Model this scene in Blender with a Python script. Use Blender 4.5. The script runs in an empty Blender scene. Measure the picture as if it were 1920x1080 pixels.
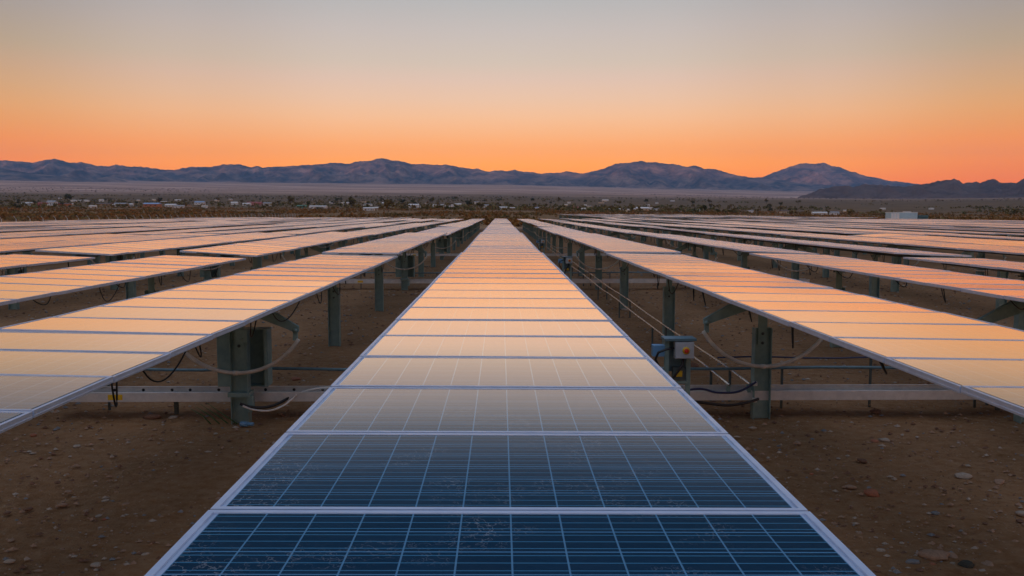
import bpy, math, random
import numpy as np
from mathutils import Vector, Matrix, Euler, noise

random.seed(7); RNG = np.random.default_rng(7)
sc = bpy.context.scene
COL = sc.collection
R = math.radians

# ------------------------------------------------------------------ camera
CAM_Z = 2.87
F_PX = 1640.0
PITCH = math.atan(142.0 / F_PX)
YAW = math.atan(21.0 / F_PX)
cam_d = bpy.data.cameras.new("camera")
cam_d.sensor_width = 36.0
cam_d.lens = F_PX / 1920.0 * 36.0
cam_d.clip_start = 0.05
cam_d.clip_end = 80000.0
cam = bpy.data.objects.new("camera", cam_d)
COL.objects.link(cam)
cam.location = (0, 0, CAM_Z)
cam.rotation_euler = (math.pi / 2 - PITCH, 0, -YAW)
sc.camera = cam
CAM_M = Euler(cam.rotation_euler).to_matrix()


def ray(px, py):
    return (CAM_M @ Vector(((px - 960.0) / F_PX, (540.0 - py) / F_PX, -1.0))).normalized()


def at_y(px, py, Y):
    """world point on the sight line through a photo pixel at forward distance Y"""
    d = ray(px, py)
    t = Y / d.y
    return Vector((d.x * t, Y, CAM_Z + d.z * t))


# ------------------------------------------------------------------ terrain
TP = np.array([0, 150, 250, 400, 600, 800, 1200, 2000, 4000, 6500, 8000, 12000, 16000, 24000.])
TH = np.array([0, 0, .2, 1.0, 2.8, 5.0, 10.5, 26, 84, 172, 232, 385, 540, 850.])


def terrain(X, Y):
    X = np.asarray(X, float); Y = np.asarray(Y, float)
    D = np.sqrt(X * X + Y * Y)
    Dm = np.where(Y > 0, D, 0.0)
    h = np.interp(Dm, TP, TH)
    s = np.clip(X / np.maximum(D, 1) / .34, 0, 1.2)
    drop = np.interp(Dm, [200, 500, 3500, 6500, 11000, 17000], [0, 8, 8, 18, 18, 14.0])
    h = h - Dm * drop / F_PX * s
    return h


def tz(x, y):
    return float(terrain(x, y))


def on_ground(px, py, start=5.0, far=12000.0):
    """where the sight line of a photo pixel meets the terrain"""
    d = ray(px, py)
    lo = start
    y = start
    while y < far:
        t = y / d.y
        if CAM_Z + d.z * t < tz(d.x * t, y):
            break
        lo = y
        y *= 1.02
    for _ in range(20):
        m = .5 * (lo + y)
        t = m / d.y
        if CAM_Z + d.z * t < tz(d.x * t, m):
            y = m
        else:
            lo = m
    t = lo / d.y
    return Vector((d.x * t, lo, tz(d.x * t, lo)))


# ------------------------------------------------------------------ mesh helpers
class MB:
    def __init__(s):
        s.v = []; s.f = []; s.m = []; s.uv = []; s.smooth = []

    def add(s, vs, fs, mi=0, uvs=None, sm=False):
        o = len(s.v)
        s.v += [tuple(p) for p in vs]
        for k, f in enumerate(fs):
            s.f.append([i + o for i in f]); s.m.append(mi); s.smooth.append(sm)
            s.uv.append(uvs[k] if uvs else None)

    def box(s, c, size, mi=0, M=None, taper=None):
        x, y, z = [a / 2 for a in size]
        vs = [Vector((sx * x, sy * y, szz * z)) for szz in (-1, 1) for sy in (-1, 1) for sx in (-1, 1)]
        if taper:
            for k in (4, 5, 6, 7):
                vs[k].x *= taper[0]; vs[k].y *= taper[1]
        if M is not None:
            vs = [M @ p for p in vs]
        vs = [p + Vector(c) for p in vs]
        s.add(vs, [(0, 2, 3, 1), (4, 5, 7, 6), (0, 1, 5, 4), (2, 6, 7, 3), (0, 4, 6, 2), (1, 3, 7, 5)], mi)

    def tube(s, path, r, seg=8, mi=0, cap=True):
        path = [Vector(p) for p in path]
        n = len(path)
        rs = r if isinstance(r, (list, tuple)) else [r] * n
        vs = []
        up = Vector((0, 0, 1))
        for i, p in enumerate(path):
            t = (path[min(i + 1, n - 1)] - path[max(i - 1, 0)]).normalized()
            a = up if abs(t.z) < .95 else Vector((0, 1, 0))
            u = t.cross(a).normalized(); w = u.cross(t)
            for k in range(seg):
                an = 2 * math.pi * k / seg
                vs.append(p + (u * math.cos(an) + w * math.sin(an)) * rs[i])
        fs = [(i * seg + k, i * seg + (k + 1) % seg, (i + 1) * seg + (k + 1) % seg, (i + 1) * seg + k)
              for i in range(n - 1) for k in range(seg)]
        if cap:
            fs += [tuple(range(seg))[::-1], tuple((n - 1) * seg + k for k in range(seg))]
        s.add(vs, fs, mi, None, True)

    def prism(s, pts, y0, y1, mi=0):
        """polygon in XZ pushed along Y"""
        n = len(pts)
        vs = [(p[0], y0, p[1]) for p in pts] + [(p[0], y1, p[1]) for p in pts]
        fs = [tuple(range(n)), tuple(range(2 * n - 1, n - 1, -1))]
        fs += [(i, i + n, (i + 1) % n + n, (i + 1) % n) for i in range(n)]
        s.add(vs, fs, mi)

    def mesh(s, name, mats):
        me = bpy.data.meshes.new(name)
        me.from_pydata(s.v, [], s.f)
        for m in (mats if isinstance(mats, (list, tuple)) else [mats]):
            me.materials.append(m)
        me.polygons.foreach_set("material_index", s.m)
        me.polygons.foreach_set("use_smooth", s.smooth)
        if any(u is not None for u in s.uv):
            ul = me.uv_layers.new(name="UVMap")
            li = 0
            for f, u in zip(s.f, s.uv):
                for k in range(len(f)):
                    ul.data[li].uv = u[k] if u else (0.0, 0.0)
                    li += 1
        me.update()
        return me


def ob(name, me, parent=None, loc=(0, 0, 0), rot=(0, 0, 0), scale=(1, 1, 1)):
    o = bpy.data.objects.new(name, me)
    o.location = loc; o.rotation_euler = rot; o.scale = scale
    COL.objects.link(o)
    if parent is not None:
        o.parent = parent
    return o


def tag(o, label=None, cat=None, group=None, kind=None):
    if label: o["label"] = label
    if cat: o["category"] = cat
    if group: o["group"] = group
    if kind: o["kind"] = kind
    return o


def np_mesh(name, V, Fq, mats, smooth=False, mi=None):
    """numpy verts (n,3) and faces (m,k)"""
    me = bpy.data.meshes.new(name)
    V = np.asarray(V, np.float32); Fq = np.asarray(Fq, np.int32)
    k = Fq.shape[1]
    me.vertices.add(len(V)); me.vertices.foreach_set("co", V.ravel())
    me.loops.add(Fq.size); me.loops.foreach_set("vertex_index", Fq.ravel())
    me.polygons.add(len(Fq))
    me.polygons.foreach_set("loop_start", np.arange(0, Fq.size, k, dtype=np.int32))
    me.polygons.foreach_set("loop_total", np.full(len(Fq), k, np.int32))
    for m in (mats if isinstance(mats, (list, tuple)) else [mats]):
        me.materials.append(m)
    if mi is not None:
        me.polygons.foreach_set("material_index", np.asarray(mi, np.int32))
    me.polygons.foreach_set("use_smooth", np.full(len(Fq), smooth))
    me.update(calc_edges=True)
    me.validate()
    return me


def grid_mesh(name, Xs, Ys, Z, mat, smooth=True):
    ny, nx = Z.shape
    V = np.stack([Xs, Ys, Z], -1).reshape(-1, 3)
    i = np.arange(ny * nx).reshape(ny, nx)
    Fq = np.stack([i[:-1, :-1], i[:-1, 1:], i[1:, 1:], i[1:, :-1]], -1).reshape(-1, 4)
    return np_mesh(name, V, Fq, mat, smooth)


# ------------------------------------------------------------------ materials
def mat(name, base=(.5, .5, .5), rough=.6, metal=0.0, spec=.5):
    m = bpy.data.materials.new(name)
    m.use_nodes = True
    b = m.node_tree.nodes["Principled BSDF"]
    b.inputs["Base Color"].default_value = (*base, 1)
    b.inputs["Roughness"].default_value = rough
    b.inputs["Metallic"].default_value = metal
    b.inputs["Specular IOR Level"].default_value = spec
    return m


def N(m, t, **kw):
    n = m.node_tree.nodes.new(t)
    for k, v in kw.items():
        setattr(n, k, v)
    return n


def L(m, a, b):
    m.node_tree.links.new(a, b)


def M_(m, op, a, b=None, c=None):
    n = N(m, "ShaderNodeMath", operation=op)
    for i, x in enumerate((a, b, c)):
        if x is None: continue
        if isinstance(x, (int, float)): n.inputs[i].default_value = x
        else: L(m, x, n.inputs[i])
    return n.outputs[0]


def ramp(m, fac, stops, interp="LINEAR"):
    n = N(m, "ShaderNodeValToRGB")
    e = n.color_ramp.elements
    n.color_ramp.interpolation = interp
    while len(e) < len(stops): e.new(.5)
    for k, (p, c) in enumerate(stops):
        e[k].position = p
        e[k].color = (*c, 1) if len(c) == 3 else c
    L(m, fac, n.inputs[0])
    return n.outputs[0]


def noisetex(m, vec, scale, detail=4, rough=.55):
    n = N(m, "ShaderNodeTexNoise")
    n.inputs["Scale"].default_value = scale
    n.inputs["Detail"].default_value = detail
    n.inputs["Roughness"].default_value = rough
    if vec is not None: L(m, vec, n.inputs["Vector"])
    return n.outputs["Fac"]


def mixc(m, fac, a, b):
    n = N(m, "ShaderNodeMix", data_type="RGBA")
    for i, x in ((0, fac), (6, a), (7, b)):
        if isinstance(x, (int, float)): n.inputs[i].default_value = x
        elif isinstance(x, tuple): n.inputs[i].default_value = (*x, 1)
        else: L(m, x, n.inputs[i])
    return n.outputs[2]


def bsdf(m):
    return m.node_tree.nodes["Principled BSDF"]


def bump(m, h, strength, dist):
    n = N(m, "ShaderNodeBump")
    n.inputs["Strength"].default_value = strength
    n.inputs["Distance"].default_value = dist
    L(m, h, n.inputs["Height"])
    L(m, n.outputs[0], bsdf(m).inputs["Normal"])


def worn(name, a, b, rough, metal, scale=6.0, spec=.5, rr=.12):
    m = mat(name, a, rough, metal, spec)
    tc = N(m, "ShaderNodeTexCoord").outputs["Object"]
    f = noisetex(m, tc, scale, 6, .65)
    f2 = ramp(m, f, [(.35, (0, 0, 0)), (.68, (1, 1, 1))])
    L(m, mixc(m, f2, a, b), bsdf(m).inputs["Base Color"])
    L(m, M_(m, "MULTIPLY_ADD", f, rr * 2, rough - rr), bsdf(m).inputs["Roughness"])
    return m


# --- panel glass: polycrystalline cells 12 x 6, busbars, dust
def glass_material():
    m = mat("panel_cells", rough=.09)
    uvn = N(m, "ShaderNodeUVMap").outputs[0]
    sep = N(m, "ShaderNodeSeparateXYZ"); L(m, uvn, sep.inputs[0])
    u, v = sep.outputs[0], sep.outputs[1]

    def line(c, n, w, off=0.0):
        f = M_(m, "FRACT", M_(m, "MULTIPLY_ADD", c, n, off))
        d = M_(m, "ABSOLUTE", M_(m, "SUBTRACT", f, .5))
        return M_(m, "GREATER_THAN", d, .5 - w)
    col_gap = line(u, 12, .017)
    row_gap = line(v, 6, .022)
    bus = line(v, 24, .042, .5)
    bus2 = line(v, 18, .048, .5)
    oi = N(m, "ShaderNodeObjectInfo").outputs["Random"]
    pos = N(m, "ShaderNodeTexCoord").outputs["Object"]
    # crystal tint per cell
    cell = N(m, "ShaderNodeCombineXYZ")
    L(m, M_(m, "FLOOR", M_(m, "MULTIPLY", u, 12)), cell.inputs[0])
    L(m, M_(m, "FLOOR", M_(m, "MULTIPLY", v, 6)), cell.inputs[1])
    L(m, M_(m, "MULTIPLY", oi, 37.0), cell.inputs[2])
    wn = N(m, "ShaderNodeTexWhiteNoise"); L(m, cell.outputs[0], wn.inputs[0])
    grain = N(m, "ShaderNodeTexVoronoi"); grain.inputs["Scale"].default_value = 60
    L(m, pos, grain.inputs["Vector"])
    gsep = N(m, "ShaderNodeSeparateColor"); L(m, grain.outputs["Color"], gsep.inputs[0])
    tint = M_(m, "ADD", M_(m, "MULTIPLY", wn.outputs[0], .6), M_(m, "MULTIPLY", gsep.outputs[0], .4))
    c = mixc(m, tint, (.0015, .012, .028), (.004, .022, .048))
    c = mixc(m, M_(m, "MULTIPLY", bus2, .9), c, (.06, .22, .36))
    c = mixc(m, M_(m, "MULTIPLY", row_gap, .85), c, (.10, .27, .45))
    c = mixc(m, M_(m, "MULTIPLY", col_gap, .75), c, (.13, .30, .48))
    # dust: streaks dragged along the module and dried splash marks
    mp = N(m, "ShaderNodeMapping"); mp.inputs["Scale"].default_value = (1.2, 9, 1)
    L(m, pos, mp.inputs["Vector"])
    off = N(m, "ShaderNodeVectorMath", operation="ADD")
    cb = N(m, "ShaderNodeCombineXYZ"); L(m, M_(m, "MULTIPLY", oi, 91.0), cb.inputs[0]); L(m, M_(m, "MULTIPLY", oi, 53.0), cb.inputs[1])
    L(m, pos, off.inputs[0]); L(m, cb.outputs[0], off.inputs[1])
    st = N(m, "ShaderNodeMapping"); st.inputs["Scale"].default_value = (1.6, 10, 1)
    L(m, off.outputs[0], st.inputs["Vector"])
    streak = ramp(m, noisetex(m, st.outputs[0], 2.2, 6, .7), [(.42, (0, 0, 0)), (.75, (1, 1, 1))])
    patch = ramp(m, noisetex(m, off.outputs[0], 2.3, 2, .5), [(.50, (0, 0, 0)), (.68, (1, 1, 1))])
    fine = noisetex(m, off.outputs[0], 17, 3, .6)
    marks = ramp(m, M_(m, "ABSOLUTE", M_(m, "SUBTRACT", fine, .5)), [(.0, (1, 1, 1)), (.016, (0, 0, 0))])
    spl = M_(m, "MULTIPLY", marks, patch)
    dust = M_(m, "ADD", M_(m, "MULTIPLY", streak, .02), M_(m, "MULTIPLY", spl, .6))
    dust = M_(m, "ADD", dust, .004)
    c = mixc(m, dust, c, (.36, .36, .38))
    b = bsdf(m)
    L(m, c, b.inputs["Base Color"])
    
    b.inputs["IOR"].default_value = 1.45
    b.inputs["Roughness"].default_value = .12
    b.inputs["Specular IOR Level"].default_value = .20
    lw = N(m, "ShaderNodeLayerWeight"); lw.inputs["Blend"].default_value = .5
    fr = ramp(m, lw.outputs["Facing"], [(.70, (0, 0, 0)), (.745, (.05,) * 3), (.775, (.23,) * 3), (.80, (.43,) * 3), (.825, (.68,) * 3), (.85, (.92,) * 3), (.885, (.98,) * 3), (.93, (1, 1, 1))])  # mirror share set by hand over view angle, stronger than plain glass gives
    gl = N(m, "ShaderNodeBsdfAnisotropic"); gl.distribution = "MULTI_GGX"
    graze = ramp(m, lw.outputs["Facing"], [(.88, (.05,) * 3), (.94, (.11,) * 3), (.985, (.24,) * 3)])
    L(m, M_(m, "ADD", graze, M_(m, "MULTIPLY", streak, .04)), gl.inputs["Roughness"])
    mirror_tint = ramp(m, lw.outputs["Facing"], [(.75, (.84, .76, .77)), (.815, (.88, .765, .70)), (.85, (1, .88, .77)), (.93, (1, .97, .92))])  # sky reflection tint painted in by view angle, mauve to peach to near white
    gcol = mixc(m, M_(m, "MAXIMUM", col_gap, M_(m, "MULTIPLY", M_(m, "MAXIMUM", row_gap, bus2), .5)), mirror_tint, (1.0, 1.0, 1.0))
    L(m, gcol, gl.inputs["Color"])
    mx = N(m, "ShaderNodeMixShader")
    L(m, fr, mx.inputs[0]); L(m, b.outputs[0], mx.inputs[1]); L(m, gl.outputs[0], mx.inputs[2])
    L(m, mx.outputs[0], [n for n in m.node_tree.nodes if n.type == "OUTPUT_MATERIAL"][0].inputs["Surface"])
    return m


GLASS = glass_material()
ALU = worn("anodised_aluminium", (.66, .75, .89), (.54, .63, .78), .34, .5, 9)  # blue of the reflected sky is mixed into the base colour
STEEL = worn("galvanised_steel", (.255, .375, .36), (.185, .29, .28), .55, .35, 7)
STEEL_D = worn("dark_steel", (.09, .12, .122), (.06, .085, .085), .6, .3, 9)
TRAYM = worn("tray_zinc", (.72, .72, .71), (.58, .59, .59), .5, .4, 8)
PIPE_T = worn("teal_pipe_paint", (.12, .21, .25), (.085, .15, .18), .4, .2, 10)
CHROME = worn("shiny_conduit", (.78, .74, .68), (.6, .57, .52), .26, .85, 12)
PVC = worn("weathered_plastic_pipe", (.66, .61, .52), (.50, .46, .40), .5, 0, 10)
BLACK = mat("black_rubber", (.014, .014, .016), .5)
BLUEC = mat("dark_blue_cable", (.02, .03, .09), .5)
WHITEP = worn("white_plastic", (.72, .72, .70), (.58, .57, .55), .45, 0, 20)
GREYBOX = worn("light_grey_enclosure", (.44, .47, .50), (.36, .39, .41), .4, 0, 16)
BLUEBOX = mat("blue_box_paint", (.13, .30, .50), .45)
YELLOW = worn("yellow_sticker", (.75, .50, .02), (.62, .38, .02), .5, 0, 30)
REDM = mat("red_knob", (.60, .035, .02), .4)
BACKS = mat("white_backsheet", (.55, .55, .55), .6)


def dirt_material():
    m = mat("desert_dirt", rough=.95, spec=.15)
    g = N(m, "ShaderNodeNewGeometry").outputs["Position"]
    sep = N(m, "ShaderNodeSeparateXYZ"); L(m, g, sep.inputs[0])
    dist = N(m, "ShaderNodeVectorMath", operation="LENGTH"); L(m, g, dist.inputs[0])
    D = dist.outputs["Value"]
    a = noisetex(m, g, .55, 6, .6)
    b2 = noisetex(m, g, 7.0, 8, .7)
    c = mixc(m, ramp(m, a, [(.3, (0, 0, 0)), (.7, (1, 1, 1))]), (.19, .095, .039), (.33, .175, .082))
    c = mixc(m, ramp(m, b2, [(.35, (.0, .0, .0)), (.75, (.7, .7, .7))]), c, (.42, .29, .175))
    vo = N(m, "ShaderNodeTexVoronoi"); vo.inputs["Scale"].default_value = 16; L(m, g, vo.inputs["Vector"])
    peb = ramp(m, vo.outputs["Distance"], [(.13, (1, 1, 1)), (.2, (0, 0, 0))])
    vs = N(m, "ShaderNodeSeparateColor"); L(m, vo.outputs["Color"], vs.inputs[0])
    pk = M_(m, "MULTIPLY", peb, M_(m, "GREATER_THAN", vs.outputs[0], .72))
    c = mixc(m, M_(m, "MULTIPLY", pk, .65), c, (.50, .38, .27))
    # far plain: scrub flat, olive town flat, pale wash
    mp = N(m, "ShaderNodeMapping"); mp.inputs["Scale"].default_value = (.0004, .0022, .001); L(m, g, mp.inputs["Vector"])
    far1 = noisetex(m, mp.outputs[0], 3.0, 7, .6)
    mp2 = N(m, "ShaderNodeMapping"); mp2.inputs["Scale"].default_value = (.003, .009, .001); L(m, g, mp2.inputs["Vector"])
    far2 = noisetex(m, mp2.outputs[0], 4.0, 7, .65)
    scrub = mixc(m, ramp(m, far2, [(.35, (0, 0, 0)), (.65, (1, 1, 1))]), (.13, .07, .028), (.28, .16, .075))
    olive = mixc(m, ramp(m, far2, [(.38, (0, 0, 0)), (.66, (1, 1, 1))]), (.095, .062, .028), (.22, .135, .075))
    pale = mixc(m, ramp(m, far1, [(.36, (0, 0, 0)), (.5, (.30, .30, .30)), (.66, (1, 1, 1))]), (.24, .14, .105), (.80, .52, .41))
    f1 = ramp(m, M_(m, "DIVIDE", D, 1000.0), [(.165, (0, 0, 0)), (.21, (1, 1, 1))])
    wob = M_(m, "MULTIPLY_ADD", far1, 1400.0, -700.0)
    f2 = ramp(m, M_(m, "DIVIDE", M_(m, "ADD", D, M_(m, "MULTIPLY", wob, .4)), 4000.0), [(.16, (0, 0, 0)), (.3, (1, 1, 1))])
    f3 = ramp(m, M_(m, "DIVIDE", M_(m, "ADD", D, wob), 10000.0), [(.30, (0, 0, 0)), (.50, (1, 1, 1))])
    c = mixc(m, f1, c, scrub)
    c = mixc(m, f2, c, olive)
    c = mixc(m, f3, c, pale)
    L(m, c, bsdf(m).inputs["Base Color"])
    hb = M_(m, "ADD", M_(m, "MULTIPLY", b2, .7), M_(m, "MULTIPLY", pk, .4))
    bump(m, hb, 1.0, .10)
    return m


DIRT = dirt_material()


def rock_mat(name, a, b):
    m = worn(name, a, b, .9, 0, 9, .2, .05)
    return m


ROCKS = [rock_mat("tan_stone", (.36, .25, .18), (.24, .165, .115)),
         rock_mat("pale_stone", (.40, .36, .31), (.29, .25, .21)),
         rock_mat("brown_stone", (.20, .115, .08), (.13, .08, .055)),
         rock_mat("blue_grey_stone", (.22, .24, .265), (.15, .165, .18)),
         rock_mat("red_stone", (.36, .16, .10), (.26, .12, .08)),
         rock_mat("dark_green_stone", (.06, .066, .056), (.04, .045, .04))]


def leaf_mat(name, a, b, sc_):
    m = mat(name, a, .8, 0, .2)
    g = N(m, "ShaderNodeNewGeometry").outputs["Position"]
    f = ramp(m, noisetex(m, g, sc_, 3, .6), [(.36, (0, 0, 0)), (.64, (1, 1, 1))])
    L(m, mixc(m, f, a, b), bsdf(m).inputs["Base Color"])
    return m


SCRUB = leaf_mat("rust_scrub_leaf", (.30, .125, .03), (.13, .10, .034), .03)
GREEN = leaf_mat("town_tree_leaf", (.10, .095, .030), (.19, .125, .04), .02)
GREEN_D = leaf_mat("dark_tree_leaf", (.065, .072, .032), (.10, .088, .040), .2)
BRUSH = leaf_mat("far_brush_leaf", (.13, .095, .055), (.19, .13, .08), .01)
BARK = mat("bark", (.07, .05, .035), .9)


def mountain_mat(name, a, b):
    m = mat(name, a, .95, 0, .1)
    g = N(m, "ShaderNodeNewGeometry").outputs["Position"]
    f = ramp(m, noisetex(m, g, .0026, 9, .7), [(.42, (0, 0, 0)), (.66, (1, 1, 1))])
    L(m, mixc(m, f, a, b), bsdf(m).inputs["Base Color"])
    bump(m, noisetex(m, g, .004, 9, .75), 1.0, 160.0)
    return m


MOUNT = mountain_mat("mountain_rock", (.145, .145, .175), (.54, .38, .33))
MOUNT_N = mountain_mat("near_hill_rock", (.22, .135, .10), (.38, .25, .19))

# ------------------------------------------------------------------ ground
def ground():
    def axis(*segs):
        out = []
        for a, b, n in segs:
            out.append(np.linspace(a, b, n, endpoint=False))
        return np.concatenate(out)
    xs = axis((-16000, -2000, 14), (-2000, -300, 17), (-300, -60, 16), (-60, -14, 46), (-14, 14, 150), (14, 60, 46), (60, 300, 16), (300, 2000, 17), (2000, 16000, 15))
    xs[-1] = 16000
    ys = axis((-14000, -100, 14), (-100, -4, 20), (-4, 34, 200), (34, 90, 70), (90, 300, 50), (300, 1500, 50), (1500, 6000, 40), (6000, 17000, 30))
    X, Y = np.meshgrid(xs, ys)
    Z = terrain(X, Y)
    # soft hummocks of graded soil
    near = np.clip(1 - (np.abs(X) + np.abs(Y)) / 120.0, 0, 1)
    hum = np.zeros_like(Z)
    idx = np.argwhere(near > 0)
    for j, i in idx:
        p = Vector((X[j, i] * .5, Y[j, i] * .35, 0))
        hum[j, i] = noise.fractal(p, 1.0, 2.0, 4) * .045 + noise.noise(p * 5) * .016 + noise.noise(p * 13) * .008
    Z = Z + hum * near - .004
    mid = np.clip((Y - 1500) / 2500, 0, 1)
    Z += mid * 6 * np.sin(X * .0011 + Y * .0004) * np.sin(X * .00047 - Y * .0009)
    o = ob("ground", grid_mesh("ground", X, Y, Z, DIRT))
    tag(o, "brown stony desert dirt running out to a pale plain", "ground", kind="structure")


ground()

# dirt service road behind the centre rows
ROADM = worn("graded_road_dirt", (.25, .155, .11), (.20, .12, .085), .95, 0, .6, .1, .03)
rx = np.linspace(-56, 70, 60); ry = np.array([145.0, 147, 150, 153, 155.0])
RX, RY = np.meshgrid(rx, ry)
o = ob("dirt_road", grid_mesh("dirt_road", RX, RY + np.sin(RX * .05) * 1.0, terrain(RX, RY) + .03, ROADM))
tag(o, "pale graded dirt road crossing behind the centre rows", "road", kind="structure")


# ------------------------------------------------------------------ mountains
def skyline(pts, px):
    a = np.array(pts, float)
    return np.interp(px, a[:, 0], a[:, 1])


MAIN = [(-420, 322), (-300, 312), (-160, 306), (-60, 303), (0, 300), (37, 303), (60, 305), (82, 301), (100, 298), (117, 301), (133, 305), (153, 304), (180, 310), (203, 312), (217, 308), (240, 312), (280, 314), (300, 318), (327, 318), (345, 315), (360, 313), (397, 313), (417, 308), (450, 308), (470, 314), (480, 311), (493, 314), (527, 312), (567, 310), (600, 308), (627, 305), (640, 306), (655, 307), (675, 301), (680, 303), (697, 300), (717, 296), (735, 300), (757, 303), (772, 308), (797, 307), (815, 309), (837, 309), (870, 315), (887, 317), (895, 316), (915, 322), (932, 320), (950, 320), (965, 318), (982, 322), (997, 322), (1015, 326), (1030, 324), (1050, 324), (1062, 320), (1075, 323), (1095, 326), (1107, 322), (1130, 317), (1155, 306), (1177, 306), (1202, 301), (1212, 304), (1230, 304), (1245, 307), (1265, 307), (1285, 313), (1305, 310), (1320, 317), (1337, 317), (1355, 321), (1370, 326), (1395, 331), (1410, 333), (1440, 336), (1500, 343), (1600, 352), (1800, 362), (2300, 370)]
PEAK = [(1290, 352), (1350, 345), (1400, 336), (1415, 333), (1430, 332), (1442, 327), (1455, 322), (1480, 313), (1502, 306), (1530, 307), (1545, 305), (1559, 311), (1577, 314), (1592, 321), (1603, 323), (1622, 330), (1649, 334), (1666, 339), (1692, 341), (1719, 345), (1745, 347), (1800, 351), (1900, 350), (2050, 342), (2200, 352)]
NEAR = [(1480, 372), (1510, 366), (1533, 356), (1566, 349), (1587, 348), (1602, 351), (1622, 345), (1653, 347), (1686, 350), (1708, 348), (1730, 346), (1743, 344), (1758, 340), (1775, 338), (1789, 335), (1798, 338), (1806, 344), (1818, 342), (1830, 340), (1837, 343), (1850, 338), (1861, 334), (1874, 342), (1905, 343), (1920, 335), (1950, 328), (2000, 334), (2060, 326), (2200, 340), (2350, 372)]
LEFTN = [(-420, 332), (-200, 318), (-90, 308), (-40, 312), (10, 317), (60, 325), (120, 331), (180, 338), (230, 347)]
KNOB = [(140, 345), (168, 338), (185, 334), (200, 331), (214, 334), (228, 337), (250, 344)]


def rangemesh(name, pts, D, front, back, rows, step, mt, label, spur=.45, sx=900.0, seed=0.0, gpow=1.5, jag=.3):
    px = np.arange(pts[0][0], pts[-1][0] + .1, step)
    py = skyline(pts, px)
    ncol = len(px)
    crest = [at_y(px[i], py[i] + noise.noise(Vector((px[i] * .13, seed, 0))) * jag, D) for i in range(ncol)]
    ts = np.concatenate([np.linspace(0, 1, rows), 1 + np.linspace(0, 1, rows // 3)[1:]])
    X = np.zeros((len(ts), ncol)); Y = X.copy(); Z = X.copy()
    for j, t in enumerate(ts):
        for i in range(ncol):
            c = crest[i]
            # the crest line wanders in depth so the range is not a wall
            wob = noise.noise(Vector((c.x / 2600.0, seed + 3, 0))) * front * .22
            if t <= 1:
                y = D - front * (1 - t)
            else:
                y = D + back * (t - 1)
            yy = y + wob * max(0, 1 - abs(t - 1) * 1.0) * 0
            x = c.x * yy / D
            base = tz(x, yy) - 8
            top = c.z
            if t <= 1:
                g = t ** gpow
                q = noise.ridged_multi_fractal(Vector((x / sx, yy / (sx * 3.2), seed)), 1.0, 2.1, 5, 1.0, 2.0)
                q2 = noise.fractal(Vector((x / (sx * .28), yy / (sx * .6), seed + 9)), 1.0, 2.0, 4)
                env = (1 - t) ** .40 * min(1, t * 3.5)
                h = base + (top - base) * g
                h += (q - 1.05) * spur * (top - base) * .80 * env
                h += q2 * (top - base) * .055 * env
                h = max(h, base) if t > .02 else base
                # never above the sight line of its own crest
                h = min(h, CAM_Z + (top - CAM_Z) * (yy / D) - (1 - t) * 6)
            else:
                s = t - 1
                h = top + (base - top) * s ** 1.2 - s * 12
            X[j, i] = x; Y[j, i] = yy; Z[j, i] = h
    o = ob(name, grid_mesh(name, X, Y, Z, mt))
    tag(o, label, "mountains", kind="structure")
    return o


rangemesh("mountain_range", MAIN, 14000, 2100, 2400, 66, 2.2, MOUNT, "long blue mountain range along the whole horizon", seed=1.3, gpow=1.9, spur=.7, sx=620.0, jag=1.5)
rangemesh("mountain", PEAK, 16500, 2300, 2400, 60, 2.2, MOUNT, "broad rounded blue peak at the right with rosy top", seed=5.1, gpow=1.7, spur=.6, sx=620.0, jag=1.2)
rangemesh("hills", NEAR, 7400, 1500, 1200, 60, 1.6, MOUNT_N, "nearer brown rocky hills at the right edge", spur=.8, sx=300.0, seed=8.7, gpow=1.15, jag=2.0)
rangemesh("foothill", LEFTN, 11500, 1400, 1400, 30, 3.0, MOUNT, "dark foothill in front of the range at the left edge", spur=.5, sx=600, seed=11.0, gpow=1.1)
rangemesh("foothill", KNOB, 11000, 700, 600, 24, 2.0, MOUNT, "small dark knoll at the foot of the range, left", spur=.5, sx=300, seed=12.4, gpow=1.0)


# unseen ridge added behind the camera to block the sun below the far summits
def shade_ridge():
    SA = SUN_AZ
    dx, dy = -math.sin(SA), -math.cos(SA)        # direction towards which the light travels is (-dx,-dy)
    n = 120; rows = 16
    X = np.zeros((rows, n)); Y = X.copy(); Z = X.copy()
    for j in range(rows):
        for i in range(n):
            s = (i / (n - 1) - .5) * 30000
            t = (j / (rows - 1) - .5) * 2
            cx, cy = math.sin(SA) * 7000, math.cos(SA) * 7000
            x = cx + s * math.cos(SA) + t * 2200 * math.sin(SA)
            y = cy - s * math.sin(SA) + t * 2200 * math.cos(SA)
            hh = RIDGE_H + noise.fractal(Vector((s / 2500, 4.2, 0)), 1, 2, 4) * 30
            X[j, i] = x; Y[j, i] = y; Z[j, i] = -10 + (hh + 10) * (1 - abs(t)) ** 1.1
    o = ob("hills", grid_mesh("shade_ridge", X, Y, Z, MOUNT))
    tag(o, "unseen ridge added behind the viewer to shade the valley", "mountains", kind="structure")


SUN_AZ = R(180 + 20)      # azimuth clockwise from +Y: behind the camera, to the left
SUN_EL = R(0.7)
RIDGE_H = 835.0
shade_ridge()

# ------------------------------------------------------------------ solar tables
PW, PL, PITCHY = 1.956, .992, 1.01
NP = 20
TLEN = NP * PITCHY
TSTEP = TLEN + .12
AXIS_OFF = .11     # panel top above torque tube centre
POST_DY = 6.77


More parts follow.
